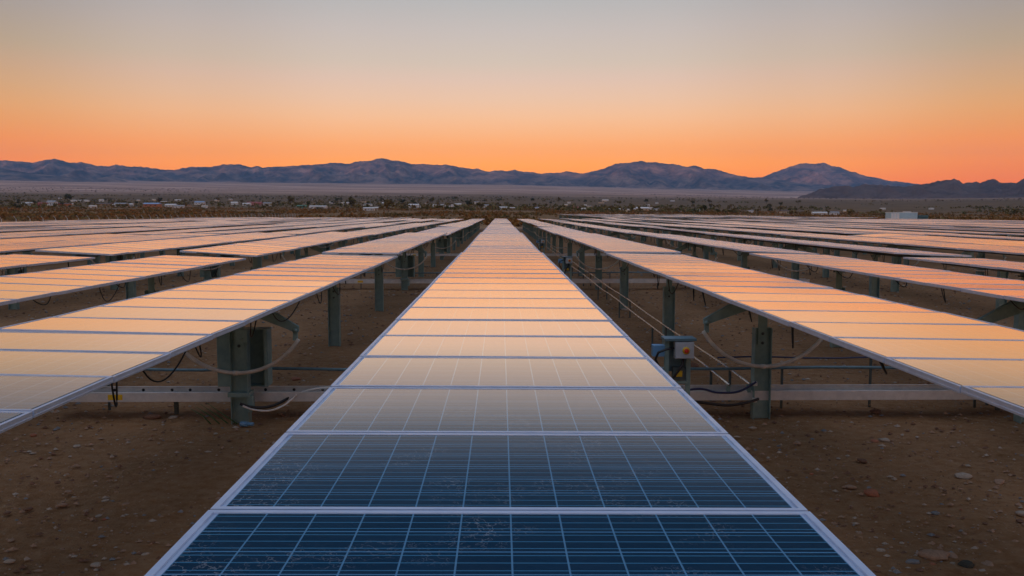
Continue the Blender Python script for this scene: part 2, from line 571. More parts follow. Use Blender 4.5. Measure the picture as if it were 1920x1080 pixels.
def frame_mesh():
    b = MB()
    lip_x, lip_y, t = .040, .023, .042
    hx, hy = PW / 2, PL / 2
    b.box((0, -hy + lip_y / 2, -t / 2), (PW, lip_y, t))
    b.box((0, hy - lip_y / 2, -t / 2), (PW, lip_y, t))
    for s in (-1, 1):
        b.box((s * (hx - .011), 0, -t / 2), (.022, PL - 2 * lip_y, t))
        b.box((s * (hx - .031), 0, -t / 2 - .004), (.018, PL - 2 * lip_y, t - .008))
        b.box((s * (hx + .0015), 0, -.030), (.003, PL - .006, .004))
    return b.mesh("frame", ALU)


def panel_mesh():
    b = MB()
    hx, hy = PW / 2 - .0405, PL / 2 - .0235
    z = -.003
    b.add([(-hx, -hy, z), (hx, -hy, z), (hx, hy, z), (-hx, hy, z)], [(0, 1, 2, 3)], 0, [[(0, 0), (1, 0), (1, 1), (0, 1)]])
    b.add([(-hx, -hy, z - .006), (hx, -hy, z - .006), (hx, hy, z - .006), (-hx, hy, z - .006)], [(3, 2, 1, 0)], 1)
    b.box((0, .3, -.03), (.16, .1, .022), 2)     # junction box below
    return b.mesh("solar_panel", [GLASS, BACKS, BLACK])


def h_post_mesh(h=1.27, w=.235):
    b = MB()
    b.box((0, 0, h / 2 - .3), (w - .022, .012, h + .6))
    for s in (-1, 1):
        b.box((s * (w / 2 - .005), 0, h / 2 - .3), (.011, .17, h + .6))
    return b.mesh("post", STEEL)


def head_mesh():
    b = MB()
    b.box((0, -.016, 1.34), (.125, .018, .62))
    b.box((0, -.04, 1.63), (.20, .05, .07))
    return b.mesh("bearing_plate", STEEL)


def bolt_mesh(z):
    b = MB()
    b.tube([(0, -.026, z), (0, -.040, z)], .021, 10)
    return b.mesh("bolt", STEEL_D)


def bearing_mesh():
    b = MB()
    pts = []
    for k in range(17):
        a = math.pi * (k / 16)
        pts.append((math.cos(a) * .075, 0, math.sin(a) * .030))
    b.tube(pts, .020, 8)
    b.box((0, 0, -.10), (.23, .06, .03))
    return b.mesh("bearing", STEEL_D)


def tube_mesh():
    b = MB()
    b.tube([(0, -TLEN / 2, 0), (0, TLEN / 2, 0)], .058, 12)
    for k in range(NP + 1):
        y = -TLEN / 2 + k * PITCHY
        if k in (0, NP): y += .02 * (1 if k == 0 else -1)
        b.box((0, y, .058), (1.1, .035, .02))
    return b.mesh("torque_tube", STEEL_D)


def arm_mesh(s):
    b = MB()
    pts = [(s * .02, .02), (s * .30, -.02), (s * .84, -.335), (s * .84, -.405), (s * .78, -.405), (s * .12, -.16), (s * .02, -.15)]
    if s < 0: pts = pts[::-1]
    b.prism(pts, -.035, .035)
    b.tube([(s * .80, -.05, -.39), (s * .80, .05, -.39)], .035, 10)
    b.box((s * .795, 0, -.46), (.06, .04, .13))
    return b.mesh("lever_arm", STEEL)


def arc_mesh():
    b = MB()
    R0 = .985
    a0 = math.radians(211)
    a1 = math.radians(329)
    pts = [(R0 * math.cos(a0 + (a1 - a0) * k / 40), 0, R0 * math.sin(a0 + (a1 - a0) * k / 40)) for k in range(41)]
    b.tube(pts, .027, 10)
    b.tube([(-.03, 0, -R0), (.03, 0, -R0)], .034, 10)
    return b.mesh("drive_arc", PVC)


def cabinet_mesh():
    b = MB()
    w, h, d = .68, .79, .22
    z = .87
    y0 = .12
    b.box((0, y0 + d, z), (w, .012, h))                 # back sheet
    b.box((-w / 2, y0 + d / 2, z), (.012, d, h))
    b.box((w / 2, y0 + d / 2, z), (.012, d, h))
    b.box((0, y0 + d / 2, z + h / 2), (w, d, .012))
    b.box((0, y0 + d / 2, z - h / 2), (w, d, .012))
    b.box((w / 2 - .02, y0 - .006, z), (.045, .012, h))
    b.box((-w / 2 + .09, y0 - .006, z), (.19, .012, h))
    return b.mesh("cabinet", STEEL)


def collar_mesh():
    b = MB()
    b.box((0, 0, .40), (.29, .235, .06))
    b.box((.15, -.05, .28), (.07, .10, .20))
    b.box((.16, -.12, .22), (.04, .06, .1))
    return b.mesh("collar", STEEL)


def sensor_mesh():
    b = MB()
    b.box((.05, -.055, 1.20), (.15, .05, .17))
    b.tube([(.05, -.08, 1.17), (.05, -.10, 1.17)], .025, 10)
    return b.mesh("sensor_box", STEEL)


def cable_mesh(w, sag, twist, r=.0075, mt=None, drop=0.0):
    b = MB()
    pts = []
    for k in range(15):
        t = k / 14
        pts.append((math.sin(t * math.pi) * twist, (t - .5) * w, -sag * (1 - (2 * t - 1) ** 2) - drop * t))
    b.tube(pts, r, 6)
    return b.mesh("cable", mt or BLACK)


ME = dict(frame=frame_mesh(), panel=panel_mesh(), post=h_post_mesh(), head=head_mesh(), b1=bolt_mesh(1.19), b2=bolt_mesh(1.06),
          bearing=bearing_mesh(), tube=tube_mesh(), armL=arm_mesh(-1), armR=arm_mesh(1), arc=arc_mesh(), cabinet=cabinet_mesh(),
          collar=collar_mesh(), sensor=sensor_mesh(),
          cables=[cable_mesh(.55, .22, .05), cable_mesh(.8, .28, -.04), cable_mesh(.22, .20, .02), cable_mesh(.10, .24, .01), cable_mesh(.4, .13, .06)])


def deck_mesh(seed, detail=True):
    """twenty framed modules bolted on one rail, as one deck for tables far back"""
    rr = random.Random(seed)
    b = MB()
    for k in range(NP):
        yc = (k - (NP - 1) / 2) * PITCHY
        p = rr.gauss(0, .0042); q = rr.gauss(0, .002)
        E = Euler((p, q, 0)).to_matrix()
        hx, hy = PW / 2, PL / 2
        z = 0.0
        # frame slab
        b.box((0, yc, -.023), (PW, PL, .04), 1, E)
        gx, gy = hx - .04, hy - .027
        vs = [Vector((sx * gx, sy * gy, .0)) for sx, sy in ((-1, -1), (1, -1), (1, 1), (-1, 1))]
        vs = [E @ v + Vector((0, yc, .0)) for v in vs]
        b.add(vs, [(0, 1, 2, 3)], 0, [[(0, 0), (1, 0), (1, 1), (0, 1)]])
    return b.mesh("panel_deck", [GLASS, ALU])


DECKS = [deck_mesh(s) for s in range(5)]


def far_table_mesh(seed):
    rr = random.Random(100 + seed)
    b = MB()
    ax = 1.71
    for k in range(NP):
        yc = (k - (NP - 1) / 2) * PITCHY
        E = Euler((rr.gauss(0, .003), rr.gauss(0, .002), 0)).to_matrix()
        b.box((0, yc, ax + AXIS_OFF - .023), (PW, PL, .04), 1, E)
        gx, gy = PW / 2 - .04, PL / 2 - .027
        vs = [E @ Vector((sx * gx, sy * gy, 0)) + Vector((0, yc, ax + AXIS_OFF)) for sx, sy in ((-1, -1), (1, -1), (1, 1), (-1, 1))]
        b.add(vs, [(0, 1, 2, 3)], 0, [[(0, 0), (1, 0), (1, 1), (0, 1)]])
    b.box((0, 0, ax), (.11, TLEN, .11), 2)
    for s in (-1, 0, 1):
        b.box((0, s * POST_DY, ax / 2 - .1), (.22, .16, ax + .2), 2)
    b.box((0, .2, .87), (.66, .2, .78), 2)
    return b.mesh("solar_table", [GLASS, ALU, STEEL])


FARS = [far_table_mesh(s) for s in range(4)]

ROW_X = {0: .03, 1: 3.64, -1: -3.56}
for n in range(2, 22):
    ROW_X[n] = 3.64 + 3.55 * (n - 1)
    ROW_X[-n] = -3.56 - 3.62 * (n - 1)
ROW_STEP = {0: TSTEP + .1, 1: TSTEP + .1, -1: TSTEP + .15}
ROW_Y = {-2: 1.15, -3: 1.1, 2: 1.6, 0: 2.78 - 2 * PITCHY, 1: 4.97 - 3 * PITCHY, -1: 4.78 - 3 * PITCHY}
rr_ = random.Random(3)
for n in range(-21, 22):
    ROW_Y.setdefault(n, 1.1 + rr_.uniform(-.5, .5))
ORD = ["zeroth", "first", "second", "third", "fourth", "fifth", "sixth", "seventh", "eighth", "ninth", "tenth", "eleventh", "twelfth", "thirteenth", "fourteenth", "fifteenth", "sixteenth", "seventeenth", "eighteenth", "nineteenth", "twentieth"]
TILT = {(0, 0): R(.38), (-1, 0): R(1.3), (1, 0): R(1.0), (-2, 0): R(2.2), (2, 0): R(1.2), (-2, 1): R(3.8), (-1, 1): R(.4), (0, 1): R(.6), (1, 1): R(.7), (-3, 1): R(3.6), (-3, 0): R(2.2), (2, 1): R(2.6), (3, 0): R(1.2), (3, 1): R(2.4)}
DZ = {(0, 0): .085, (0, 1): .075, (-1, 0): -.02, (1, 0): 0.02, (-1, 1): .05, (-2, 1): .04, (-3, 1): .04, (2, 1): .04}
TABLES = []


def where_words(n, k, kfirst):
    if n == 0:
        return "in the central row", ORD[k + 1]
    side = "left" if n < 0 else "right"
    row = "first row" if abs(n) == 1 else ORD[abs(n)] + " row"
    return f"in the {row} {side} of the central one", ORD[k - kfirst + 1]


def make_table(n, y0, k, lod, label, group):
    x = ROW_X[n]
    rr = random.Random(n * 1000 + k * 17 + 5)
    tilt = TILT.get((n, k), R(rr.gauss(1.1, 1.2) if -4 < n < 4 else (rr.gauss(.9, .9) if n < 0 else rr.gauss(-.15, .9))))
    dz = DZ.get((n, k), rr.gauss(0, .025))
    ym = y0 + TLEN / 2
    g = tz(x, ym)
    if lod == 2:
        root = ob("solar_table", FARS[rr.randrange(4)], None, (x, ym, g + dz), (rr.gauss(0, .0012), tilt, 0))
        # the tilt turns about the tube, not the foot
        root.location.x -= math.sin(tilt) * 1.71
        tag(root, label, "solar table", group)
        return root
    root = ob("solar_table", None, None, (x, ym, g))
    tag(root, label, "solar table", group)
    ax = 1.71 + dz
    ct, st = math.cos(tilt), math.sin(tilt)
    if lod == 1:
        ob("panel_deck", DECKS[rr.randrange(5)], root, (st * AXIS_OFF, 0, ax + ct * AXIS_OFF), (rr.gauss(0, .001), tilt, 0))
    else:
        slope = rr.gauss(0, .0008)
        for i in range(NP):
            yl = (i - (NP - 1) / 2) * PITCHY
            px_, py_ = rr.gauss(0, .0036), rr.gauss(0, .0025)
            if n == 0 and k == 0: px_ *= .5; py_ *= .5
            z = ax + ct * AXIS_OFF + yl * slope + rr.gauss(0, .0015)
            p = ob("solar_panel", ME["panel"], root, (st * AXIS_OFF, yl, z), (px_, tilt + py_, 0))
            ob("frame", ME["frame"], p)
    ob("torque_tube", ME["tube"], root, (0, 0, ax), (0, tilt, 0))
    for s in (-1, 0, 1):
        if y0 + TLEN / 2 + s * POST_DY < 0: continue
        p = ob("post", ME["post"], root, (0, s * POST_DY, 0), (0, 0, rr.gauss(0, .02)))
        if lod == 0:
            ob("bearing_plate", ME["head"], p); ob("bolt", ME["b1"], p); ob("bolt", ME["b2"], p)
            ob("bearing", ME["bearing"], p, (0, 0, ax))
    if lod == 0 or abs(n) <= 5:
        ob("lever_arm", ME["armL"], root, (0, -.10, ax), (0, tilt, 0))
        ob("lever_arm", ME["armR"], root, (0, -.10, ax), (0, tilt, 0))
        ob("drive_arc", ME["arc"], root, (0, -.13, ax), (0, tilt, 0))
    if n < 0:
        ob("cabinet", ME["cabinet"], root)
        if lod == 0:
            ob("collar", ME["collar"], root); ob("sensor_box", ME["sensor"], root)
    if lod == 0:
        for s in (-1, 1):
            if n != 0 and s == (1 if n > 0 else -1): continue
            yl = -TLEN / 2 + rr.uniform(.3, 1)
            while yl < TLEN / 2 - .5:
                me = rr.choice(ME["cables"])
                ex = s * (PW / 2 - rr.uniform(.10, .35))
                ob("cable", me, root, (ex * ct, yl, ax + AXIS_OFF - .05 - st * ex), (0, 0, rr.gauss(0, .25)))
                yl += rr.uniform(.7, 2.0)
    return root


def visible(n, y0):
    ye = y0 + TLEN
    x = ROW_X[n]
    if n <= 0: return (x + 1) / ye > -.5726
    return (x - 1) / ye < .598


def near_words(n, k):
    return ["pale peach", "rosy grey"][(n + k) % 2]


def lay_tables():
    for n in range(-15, 20):
        first = None
        far_block = n >= 6
        kmax = 7
        for k in range(kmax + (8 if far_block else (1 if n < -4 else 0))):
            y0 = ROW_Y[n] + k * ROW_STEP.get(n, 21.15 if n < 0 else 20.7)
            if k >= 7 and n > 0: y0 += 12
            if y0 + TLEN < 2 or not visible(n, y0): continue
            if first is None: first = k
            if n == 0: lod = 0 if k <= 2 else 1
            elif abs(n) == 1: lod = 0 if k <= 2 else 1
            elif abs(n) <= 3: lod = 0 if k <= 1 else (1 if k <= 4 else 2)
            else: lod = 1 if (abs(n) <= 6 and k <= 3) else 2
            if k == 0 and n == 0:
                label = "long solar table under the viewer, its front panels dark blue with white grid lines"
                group = "solar tables in rows"
            elif k >= 7:
                side = "right" if n > 0 else "left"
                label = "thin grey far solar table in the blurred mass beyond the dirt road, " + side
                group = "far tables beyond the road " + side
            elif abs(n) >= 10 or (abs(n) >= 6 and k >= 5):
                side = "right" if n > 0 else "left"
                label = "thin pale far solar table in the dense mass of outer rows, " + side + " side"
                group = "far tables in the outer rows " + side
            else:
                wrd, o_ = where_words(n, k, first if n else 0)
                pos = "nearest" if o_ == "first" else o_ + " from the front"
                label = f"solar table {wrd}, {pos}"
                if n == 0: label = f"solar table reflecting rosy sky in the central row, {pos}"
                group = "solar tables in rows"
            t = make_table(n, y0, k, lod, label, group)
            TABLES.append(t)


lay_tables()

# ------------------------------------------------------------------ transverse trays and pipes between the rows
def tray(y, x0, x1, label, holes=False, sticker=None):
    root = ob("cable_tray", None, None, ((x0 + x1) / 2, y, 0))
    tag(root, label, "cable tray", "steel cable trays crossing under the rows")
    b = MB()
    w = x1 - x0
    zb = .25
    b.box((0, 0, zb), (w, .44, .008))
    b.box((0, -.222, zb + .062), (w, .005, .125)); b.box((0, .222, zb + .062), (w, .005, .125))
    b.box((0, -.208, zb + .126), (w, .026, .004)); b.box((0, .208, zb + .126), (w, .026, .004))
    ob("channel", b.mesh("channel", TRAYM), root)
    nleg = max(2, int(w / 3.5))
    lg = MB()
    lg.box((0, 0, 0), (.05, .05, zb + .3))
    lm = lg.mesh("leg", STEEL_D)
    for i in range(nleg):
        ob("leg", lm, root, ((i + .5) / nleg * w - w / 2, .15, zb / 2 - .155))
    if holes:
        hm = MB(); hm.tube([(0, .2185, zb + .075), (0, .2160, zb + .075)], .022, 12)
        me = hm.mesh("cable_hole", BLACK)
        for i in range(9):
            ob("cable_hole", me, root, (-w / 2 + .55 + i * .36 + (i % 3) * .05, 0, 0))
    cb = MB()
    for q in range(3):
        cb.tube([(-w / 2 + .1 + w * .98 * t / 20, .05 + q * .05 + .02 * math.sin(t * .9 + q), zb + .03 + .012 * math.sin(t * 1.7 + q * 2)) for t in range(21)], .016, 6)
    ob("cable", cb.mesh("tray_cable", BLACK), root)
    if sticker is not None:
        sm = MB(); sm.box((0, -.2265, zb + .062), (.20, .003, .075))
        ob("sticker", sm.mesh("sticker", YELLOW), root, (sticker - (x0 + x1) / 2, 0, 0))
    return root


tray(12.25, -6.1, -.3, "zinc cable tray with yellow sticker crossing under the near left tables", True, -5.35)
tray(12.25, .3, 9.5, "zinc cable tray behind the near right post with loose cables")
for k, nm in ((1, "second"), (2, "third")):
    tray(12.25 + k * TSTEP, -9.5, -.3, f"{nm} zinc cable tray back, crossing under the left rows", False, -5.2)
    tray(12.25 + k * TSTEP, .3, 11.5, f"{nm} zinc cable tray back, crossing under the right rows")


def cross_pipe(y, x0, x1, z, r, mt, label, n=12):
    b = MB()
    b.tube([(x0 + (x1 - x0) * i / n, y + .01 * math.sin(i), z + .012 * math.sin(i * 1.3)) for i in range(n + 1)], r, 8)
    root = ob("pipe", b.mesh("pipe", mt))
    tag(root, label, "pipe")
    lg = MB(); lg.box((0, 0, z / 2 - .1), (.03, .03, z + .2))
    lm = lg.mesh("stake", STEEL_D)
    for i in range(3):
        ob("stake", lm, root, (x0 + (x1 - x0) * (i + .3) / 3, y + .035, -.02))
    return root


cross_pipe(12.6, -6.3, -.4, .60, .022, PIPE_T, "thin teal pipe above the tray under the near left tables")
cross_pipe(12.6, .4, 9.0, .60, .022, PIPE_T, "thin teal pipe above the tray behind the near right post")
cross_pipe(12.75, 3.2, 8.5, .73, .012, BLUEC, "thinner dark blue line above the teal pipe at the right")
cross_pipe(12.6 + TSTEP, -9, -.4, .60, .022, PIPE_T, "teal pipe farther back under the left rows")
cross_pipe(12.6 + TSTEP, .4, 9.0, .60, .022, PIPE_T, "teal pipe farther back under the right rows")


# the two bright conduits along the first right row
def conduit(x, z, y0, y1, label):
    b = MB()
    n = 30
    b.tube([(x + .01 * math.sin(i * 1.9), y0 + (y1 - y0) * i / n, z + .014 * math.sin(i * 1.1)) for i in range(n + 1)], .017, 8)
    root = ob("conduit", b.mesh("conduit", CHROME))
    tag(root, label, "conduit", "bright conduits along the row")
    lg = MB(); lg.box((0, 0, z / 2 - .1), (.035, .035, z + .17))
    lm = lg.mesh("stake", STEEL_D)
    bk = MB(); bk.box((0, 0, 0), (.07, .05, .012)); bk.box((0, 0, -.055), (.05, .04, .10))
    ob("bracket", bk.mesh("bracket", STEEL), root, (x, y0 + .04, z - .022))
    for i in range(7):
        ob("stake", lm, root, (x + .04, y0 + 1.2 + i * 5.2, 0))


conduit(3.47, .485, 12.0, 62, "bright thin conduit running back beside the right posts, outer of the pair")
conduit(3.18, .475, 12.0, 62, "bright thin conduit running back beside the right posts, inner of the pair")


# ------------------------------------------------------------------ switch boxes on their stands
def switch_stand(y, x, label):
    root = ob("switch_box", None, None, (x, y, .2))
    tag(root, label, "switch box", "switch boxes beside the central row")
    lm = MB(); lm.box((0, 0, .32), (.055, .055, 1.46)); lm = lm.mesh("leg", STEEL)
    ob("leg", lm, root, (-.13, 0, 0)); ob("leg", lm, root, (.15, .03, 0))
    b = MB()
    b.box((.02, .0, 1.085), (.40, .26, .03))
    b.box((.02, .1, .86), (.30, .012, .42))
    ob("hood", b.mesh("hood", PIPE_T), root)
    b = MB()
    b.box((.07, -.085, .955), (.235, .11, .205))
    b.box((.07, -.144, .955), (.222, .012, .192))
    bx = ob("enclosure", b.mesh("enclosure", GREYBOX), root)
    b = MB(); b.tube([(.085, -.149, .955), (.085, -.158, .955)], .046, 18); ob("knob_plate", b.mesh("knob_plate", YELLOW), bx)
    b = MB(); b.tube([(.085, -.157, .955), (.085, -.186, .955)], .028, 14); b.box((.085, -.19, .955), (.014, .012, .05)); ob("knob", b.mesh("knob", REDM), bx)
    b = MB(); b.box((-.23, .04, .93), (.15, .12, .14)); ob("side_box", b.mesh("side_box", BLUEBOX), root)
    b = MB(); b.box((.03, .02, .64), (.16, .09, .16)); s2 = ob("lower_box", b.mesh("lower_box", STEEL_D), root)
    b = MB(); b.box((.03, -.027, .64), (.075, .004, .075)); ob("sticker", b.mesh("sticker", YELLOW), s2)
    b = MB()
    b.tube([(-.06, -.1, .98), (-.16, -.14, .97), (-.26, -.14, .93), (-.29, -.12, .84), (-.24, -.10, .74), (-.18, -.08, .62), (-.15, -.05, .45)], .016, 8)
    ob("cable", b.mesh("cable", BLACK), root)
    b = MB()
    b.tube([(.06, -.1, .85), (.05, -.12, .78), (.0, -.13, .70), (-.06, -.10, .6), (-.08, -.06, .45)], .016, 8)
    ob("cable", b.mesh("cable", BLACK), root)
    b = MB(); b.box((.01, 0, .53), (.26, .04, .035)); ob("brace", b.mesh("brace", STEEL), root)
    return root


switch_stand(10.9, 2.22, "grey switch box with red and yellow knob beside the near central row")
switch_stand(10.9 + TSTEP, 2.36, "small switch box with blue side box farther back beside the conduits")
switch_stand(10.9 + 2 * TSTEP, 2.4, "tiny switch box farthest back along the conduits")


# loose cables on and near the trays
def loose(name, pts, r, mt, label, cat="cable"):
    b = MB()
    P = [Vector(p) for p in pts]
    out = []
    for i in range(len(P) - 1):
        p0, p1, p2, p3 = P[max(i - 1, 0)], P[i], P[i + 1], P[min(i + 2, len(P) - 1)]
        for k in range(8):
            t = k / 8
            out.append(.5 * ((2 * p1) + (p2 - p0) * t + (2 * p0 - 5 * p1 + 4 * p2 - p3) * t * t + (3 * p1 - p0 - 3 * p2 + p3) * t ** 3))
    out.append(P[-1])
    b.tube(out, r, 8)
    o = ob(name, b.mesh(name, mt))
    tag(o, label, cat)
    return o


def pxy(px, py, Y):
    return at_y(px, py, Y)


loose("cable", [pxy(1270, 735, 11.6), pxy(1312, 729, 11.8), pxy(1345, 736, 11.85), pxy(1385, 734, 11.9), pxy(1418, 716, 11.9)], .016, BLUEC, "dark blue cable sagging from the switch box to the right post")
loose("cable", [pxy(1270, 748, 11.5), pxy(1325, 756, 11.6), pxy(1365, 760, 11.7), pxy(1400, 755, 11.8), pxy(1422, 748, 11.9)], .020, BLACK, "black cable sagging low between central row and right post")
loose("cable", [pxy(450, 757, 11.6), pxy(470, 763, 11.65), pxy(494, 764, 11.75), pxy(516, 759, 11.9), pxy(536, 749, 12.02), pxy(545, 742, 12.05)], .020, BLACK, "black cable looping under the tray beside the left cabinet post")
loose("hose", [pxy(455, 761, 11.55), pxy(474, 768, 11.6), pxy(505, 770, 11.7), pxy(530, 761, 11.85), pxy(548, 748, 11.98), pxy(556, 740, 12.0)], .013, WHITEP, "pale hose looping just below the black cable at left post", "hose")
loose("hose", [pxy(556, 741, 12.2), pxy(575, 733, 12.2), pxy(600, 728, 12.2), pxy(640, 727, 12.2), pxy(670, 733, 12.2)], .016, WHITEP, "pale hose lying along the top of the left tray", "hose")
# dark plastic bits bundled at the left tray
# insulators on the right post
for z, lab in ((.50, "upper white clamp block on the near right post"), (.27, "lower white clamp block on the near right post")):
    b = MB(); b.box((0, 0, 0), (.055, .05, .055)); b.box((0, -.028, 0), (.04, .012, .03))
    o = ob("clamp", b.mesh("clamp", WHITEP), None, (3.64 - .115, 12.05 - .115, z))
    tag(o, lab, "clamp")
b = MB(); b.tube([(0, 0, 0), (.10, -.03, .005)], .035, 10); b.tube([(.10, -.03, .005), (.18, -.05, .01)], .024, 10)
o = ob("pipe_coupling", b.mesh("pipe_coupling", BLUEBOX), None, (-3.50, 11.62, .03)); tag(o, "small blue pipe coupling lying at the foot of the left cabinet post", "coupling")
# a green blade of weed leaning against the left tray
b = MB()
GRASSM = mat("green_weed", (.05, .13, .04), .6)
for q in range(4):
    b.tube([(.12 * q, 0, 0), (-.10 + .1 * q, -.02, .12), (-.26 + .07 * q, -.03, .22 + .03 * q)], [.010, .008, .002], 5)
o = ob("weed", b.mesh("weed", GRASSM), None, (-3.95, 11.75, 0)); tag(o, "small green weed in front of the left tray", "weed")


# ------------------------------------------------------------------ stones
def rock_mesh(seed, mt):
    rr = random.Random(seed)
    import bmesh
    bm = bmesh.new()
    bmesh.ops.create_icosphere(bm, subdivisions=2, radius=.5)
    sx, sy, szz = rr.uniform(.8, 1.5), rr.uniform(.7, 1.1), rr.uniform(.45, .8)
    for v in bm.verts:
        n_ = noise.fractal(v.co * 1.7 + Vector((seed * 3.1, 0, 0)), 1, 2, 3)
        v.co *= 1 + .38 * n_
        v.co.x *= sx; v.co.y *= sy; v.co.z *= szz
    me = bpy.data.meshes.new("stone")
    bm.to_mesh(me); bm.free()
    me.materials.append(mt)
    for p in me.polygons: p.use_smooth = rr.random() < .6
    return me


SPECIAL = [
    (1752, 1046, 62, 0, "large tan cracked stone at the bottom right corner", 2.0),
    (1727, 1040, 24, 1, "small pinkish stone touching the large tan stone", 1.0),
    (1711, 1056, 30, 3, "rounded blue grey stone left of the large tan stone", 1.2),
    (1812, 1062, 44, 5, "dark greenish stone right of the large tan stone", 1.4),
    (1634, 928, 34, 4, "long flat reddish stone on the dirt at right", 1.3),
    (1754, 964, 20, 3, "small bluish stone on open dirt at right", 1.0),
    (1918, 966, 26, 1, "pale stone at the right picture edge", 1.0),
    (1652, 1034, 22, 1, "pale pink flat stone near the central panel corner", 1.0),
    (1658, 828, 24, 1, "flat pale stone under the right table", 1.2),
    (1640, 774, 28, 2, "dark flat stone on the dirt behind, right", 1.3),
    (1805, 896, 34, 1, "long pale flake of stone at the right", 1.3),
    (180, 1062, 26, 1, "pale stone at the bottom left", 1.0),
    (285, 785, 28, 2, "dark brown stone before the left tray", 1.3),
    (325, 784, 18, 1, "pale stone before the left tray", 1.1),
    (800, 500, 8, 1, "pale stone between left row and central row", 1.0),
    (555, 713, 24, 4, "reddish stone behind the left tray", 1.2),
    (1174, 582, 14, 1, "round pale stone at the foot of a right row post", .9),
    (340, 958, 10, 1, "tiny pale stone on the left dirt", 1.0),
    (18, 1055, 22, 1, "pale flat stone in the bottom left corner", 1.2),
    (1300, 688, 26, 2, "tan stone behind the switch box", 1.0),
]
for i, (px, py, w, mi, lab, asp) in enumerate(SPECIAL):
    p = on_ground(px, py)
    s = w / F_PX * p.y
    me = rock_mesh(i + 40, ROCKS[mi])
    o = ob("stone", me, None, (p.x, p.y, p.z + s * .10), (0, 0, random.uniform(-.4, .4)), (s * .8, s * .75, s * .62))
    tag(o, lab, "stone", "stones on the dirt")
COMMON = [rock_mesh(100 + i, ROCKS[[0, 1, 2, 0, 1, 2, 0, 4][i]]) for i in range(8)]
for i in range(90):
    if i % 2:
        px, py = random.uniform(1390, 1920), random.uniform(770, 1075)
        if px < 1390 + (py - 800) * .98 + 20: continue
    else:
        px, py = random.uniform(0, 520), random.uniform(800, 1075)
        if px > 545 - (py - 800) - 20: continue
    p = on_ground(px, py)
    s = random.choice((.03, .04, .05, .065, .09)) * random.uniform(.7, 1.2)
    o = ob("stone", COMMON[random.randrange(8)], None, (p.x, p.y, p.z + s * .1), (0, 0, random.uniform(0, 6)), (s, s, s * .7))
    tag(o, "small plain stone scattered on the brown dirt of the foreground", "stone", "small stones scattered on the dirt")


def gravel():
    base = []
    ico = [(0, 0, .5), (.5, 0, .0), (0, .5, .05), (-.5, 0, 0), (0, -.5, 0.03), (0, 0, -.3)]
    F0 = np.array([(0, 1, 2), (0, 2, 3), (0, 3, 4), (0, 4, 1), (5, 2, 1), (5, 3, 2), (5, 4, 3), (5, 1, 4)])
    n = 36000
    V0 = np.array(ico)
    y = 3.5 + 42 * RNG.random(n) ** 1.6
    x = (RNG.random(n) * 2 - 1) * (y * .62 + .8)
    s = .011 + .050 * RNG.random(n) ** 4
    s *= .8 + y / 30
    an = RNG.random(n) * 6.28
    jit = 1 + (RNG.random((n, 6, 3)) - .5) * .7
    V = V0[None] * jit
    V[..., 2] *= .7
    c, sn = np.cos(an), np.sin(an)
    Vx = V[..., 0] * c[:, None] * 1.4 - V[..., 1] * sn[:, None]
    Vy = V[..., 0] * sn[:, None] + V[..., 1] * c[:, None]
    V = np.stack([Vx * s[:, None] + x[:, None], Vy * s[:, None] + y[:, None], V[..., 2] * s[:, None] + .008], -1)
    Fq = (F0[None] + (np.arange(n) * 6)[:, None, None]).reshape(-1, 3)
    mi = np.repeat(RNG.choice([0, 0, 0, 1, 1, 2, 2, 2, 0, 3], n), 8)
    o = ob("gravel", np_mesh("gravel", V.reshape(-1, 3), Fq, ROCKS[:4], False, mi))
    tag(o, "loose gravel strewn over the brown dirt", "gravel", kind="stuff")


gravel()


# ------------------------------------------------------------------ vegetation beyond the field
def clumps(centers, sizes, nq, squash=.7, seed=0, leaf=.34):
    rg = np.random.default_rng(seed)
    n = len(centers)
    d = rg.normal(size=(n, nq, 3)); d /= np.linalg.norm(d, axis=-1, keepdims=True)
    rad = rg.random((n, nq, 1)) ** .45
    P = d * rad * .5
    P[..., 2] = P[..., 2] * squash + .5 * squash * .9
    P = P * sizes[:, None, None] + centers[:, None, :]
    a = rg.normal(size=(n, nq, 3)); a /= np.linalg.norm(a, axis=-1, keepdims=True)
    b_ = np.cross(a, rg.normal(size=(n, nq, 3))); b_ /= np.linalg.norm(b_, axis=-1, keepdims=True)
    ls = (leaf * sizes)[:, None, None] * (.6 + .8 * rg.random((n, nq, 1))) * .5
    q = np.stack([P - a * ls - b_ * ls * .7, P + a * ls - b_ * ls * .6, P + a * ls * .8 + b_ * ls, P - a * ls * .7 + b_ * ls * .9], 2)
    V = q.reshape(-1, 3)
    Fq = np.arange(len(V)).reshape(-1, 4)
    return V, Fq


def scatter_band(n, d0, d1, seed, ang=(-.66, .68), power=1.0):
    rg = np.random.default_rng(seed)
    D = d0 + (d1 - d0) * rg.random(n) ** power
    t = ang[0] + (ang[1] - ang[0]) * rg.random(n)
    x = D * t; y = D
    return x, y


# scrub: low rust brush in the flat behind the field
x, y = scatter_band(19000, 172, 950, 21, power=1.25)
patch = np.array([noise.noise(Vector((a * .02, b * .008, 1.7))) for a, b in zip(x, y)])
keep = (patch > -.18) & ~((x > 10) & (y < 345) & (x < 75)) & ~((x < 0) & (x > -62) & (y < 190))
x, y = x[keep], y[keep]
V, Fq = clumps(np.stack([x, y, terrain(x, y)], -1), 1.0 + 1.3 * RNG.random(len(x)) ** 2, 12, .8, 22)
o = ob("scrub", np_mesh("scrub", V, Fq, SCRUB)); tag(o, "rust and olive desert scrub covering the flat behind the field", "scrub", kind="stuff")
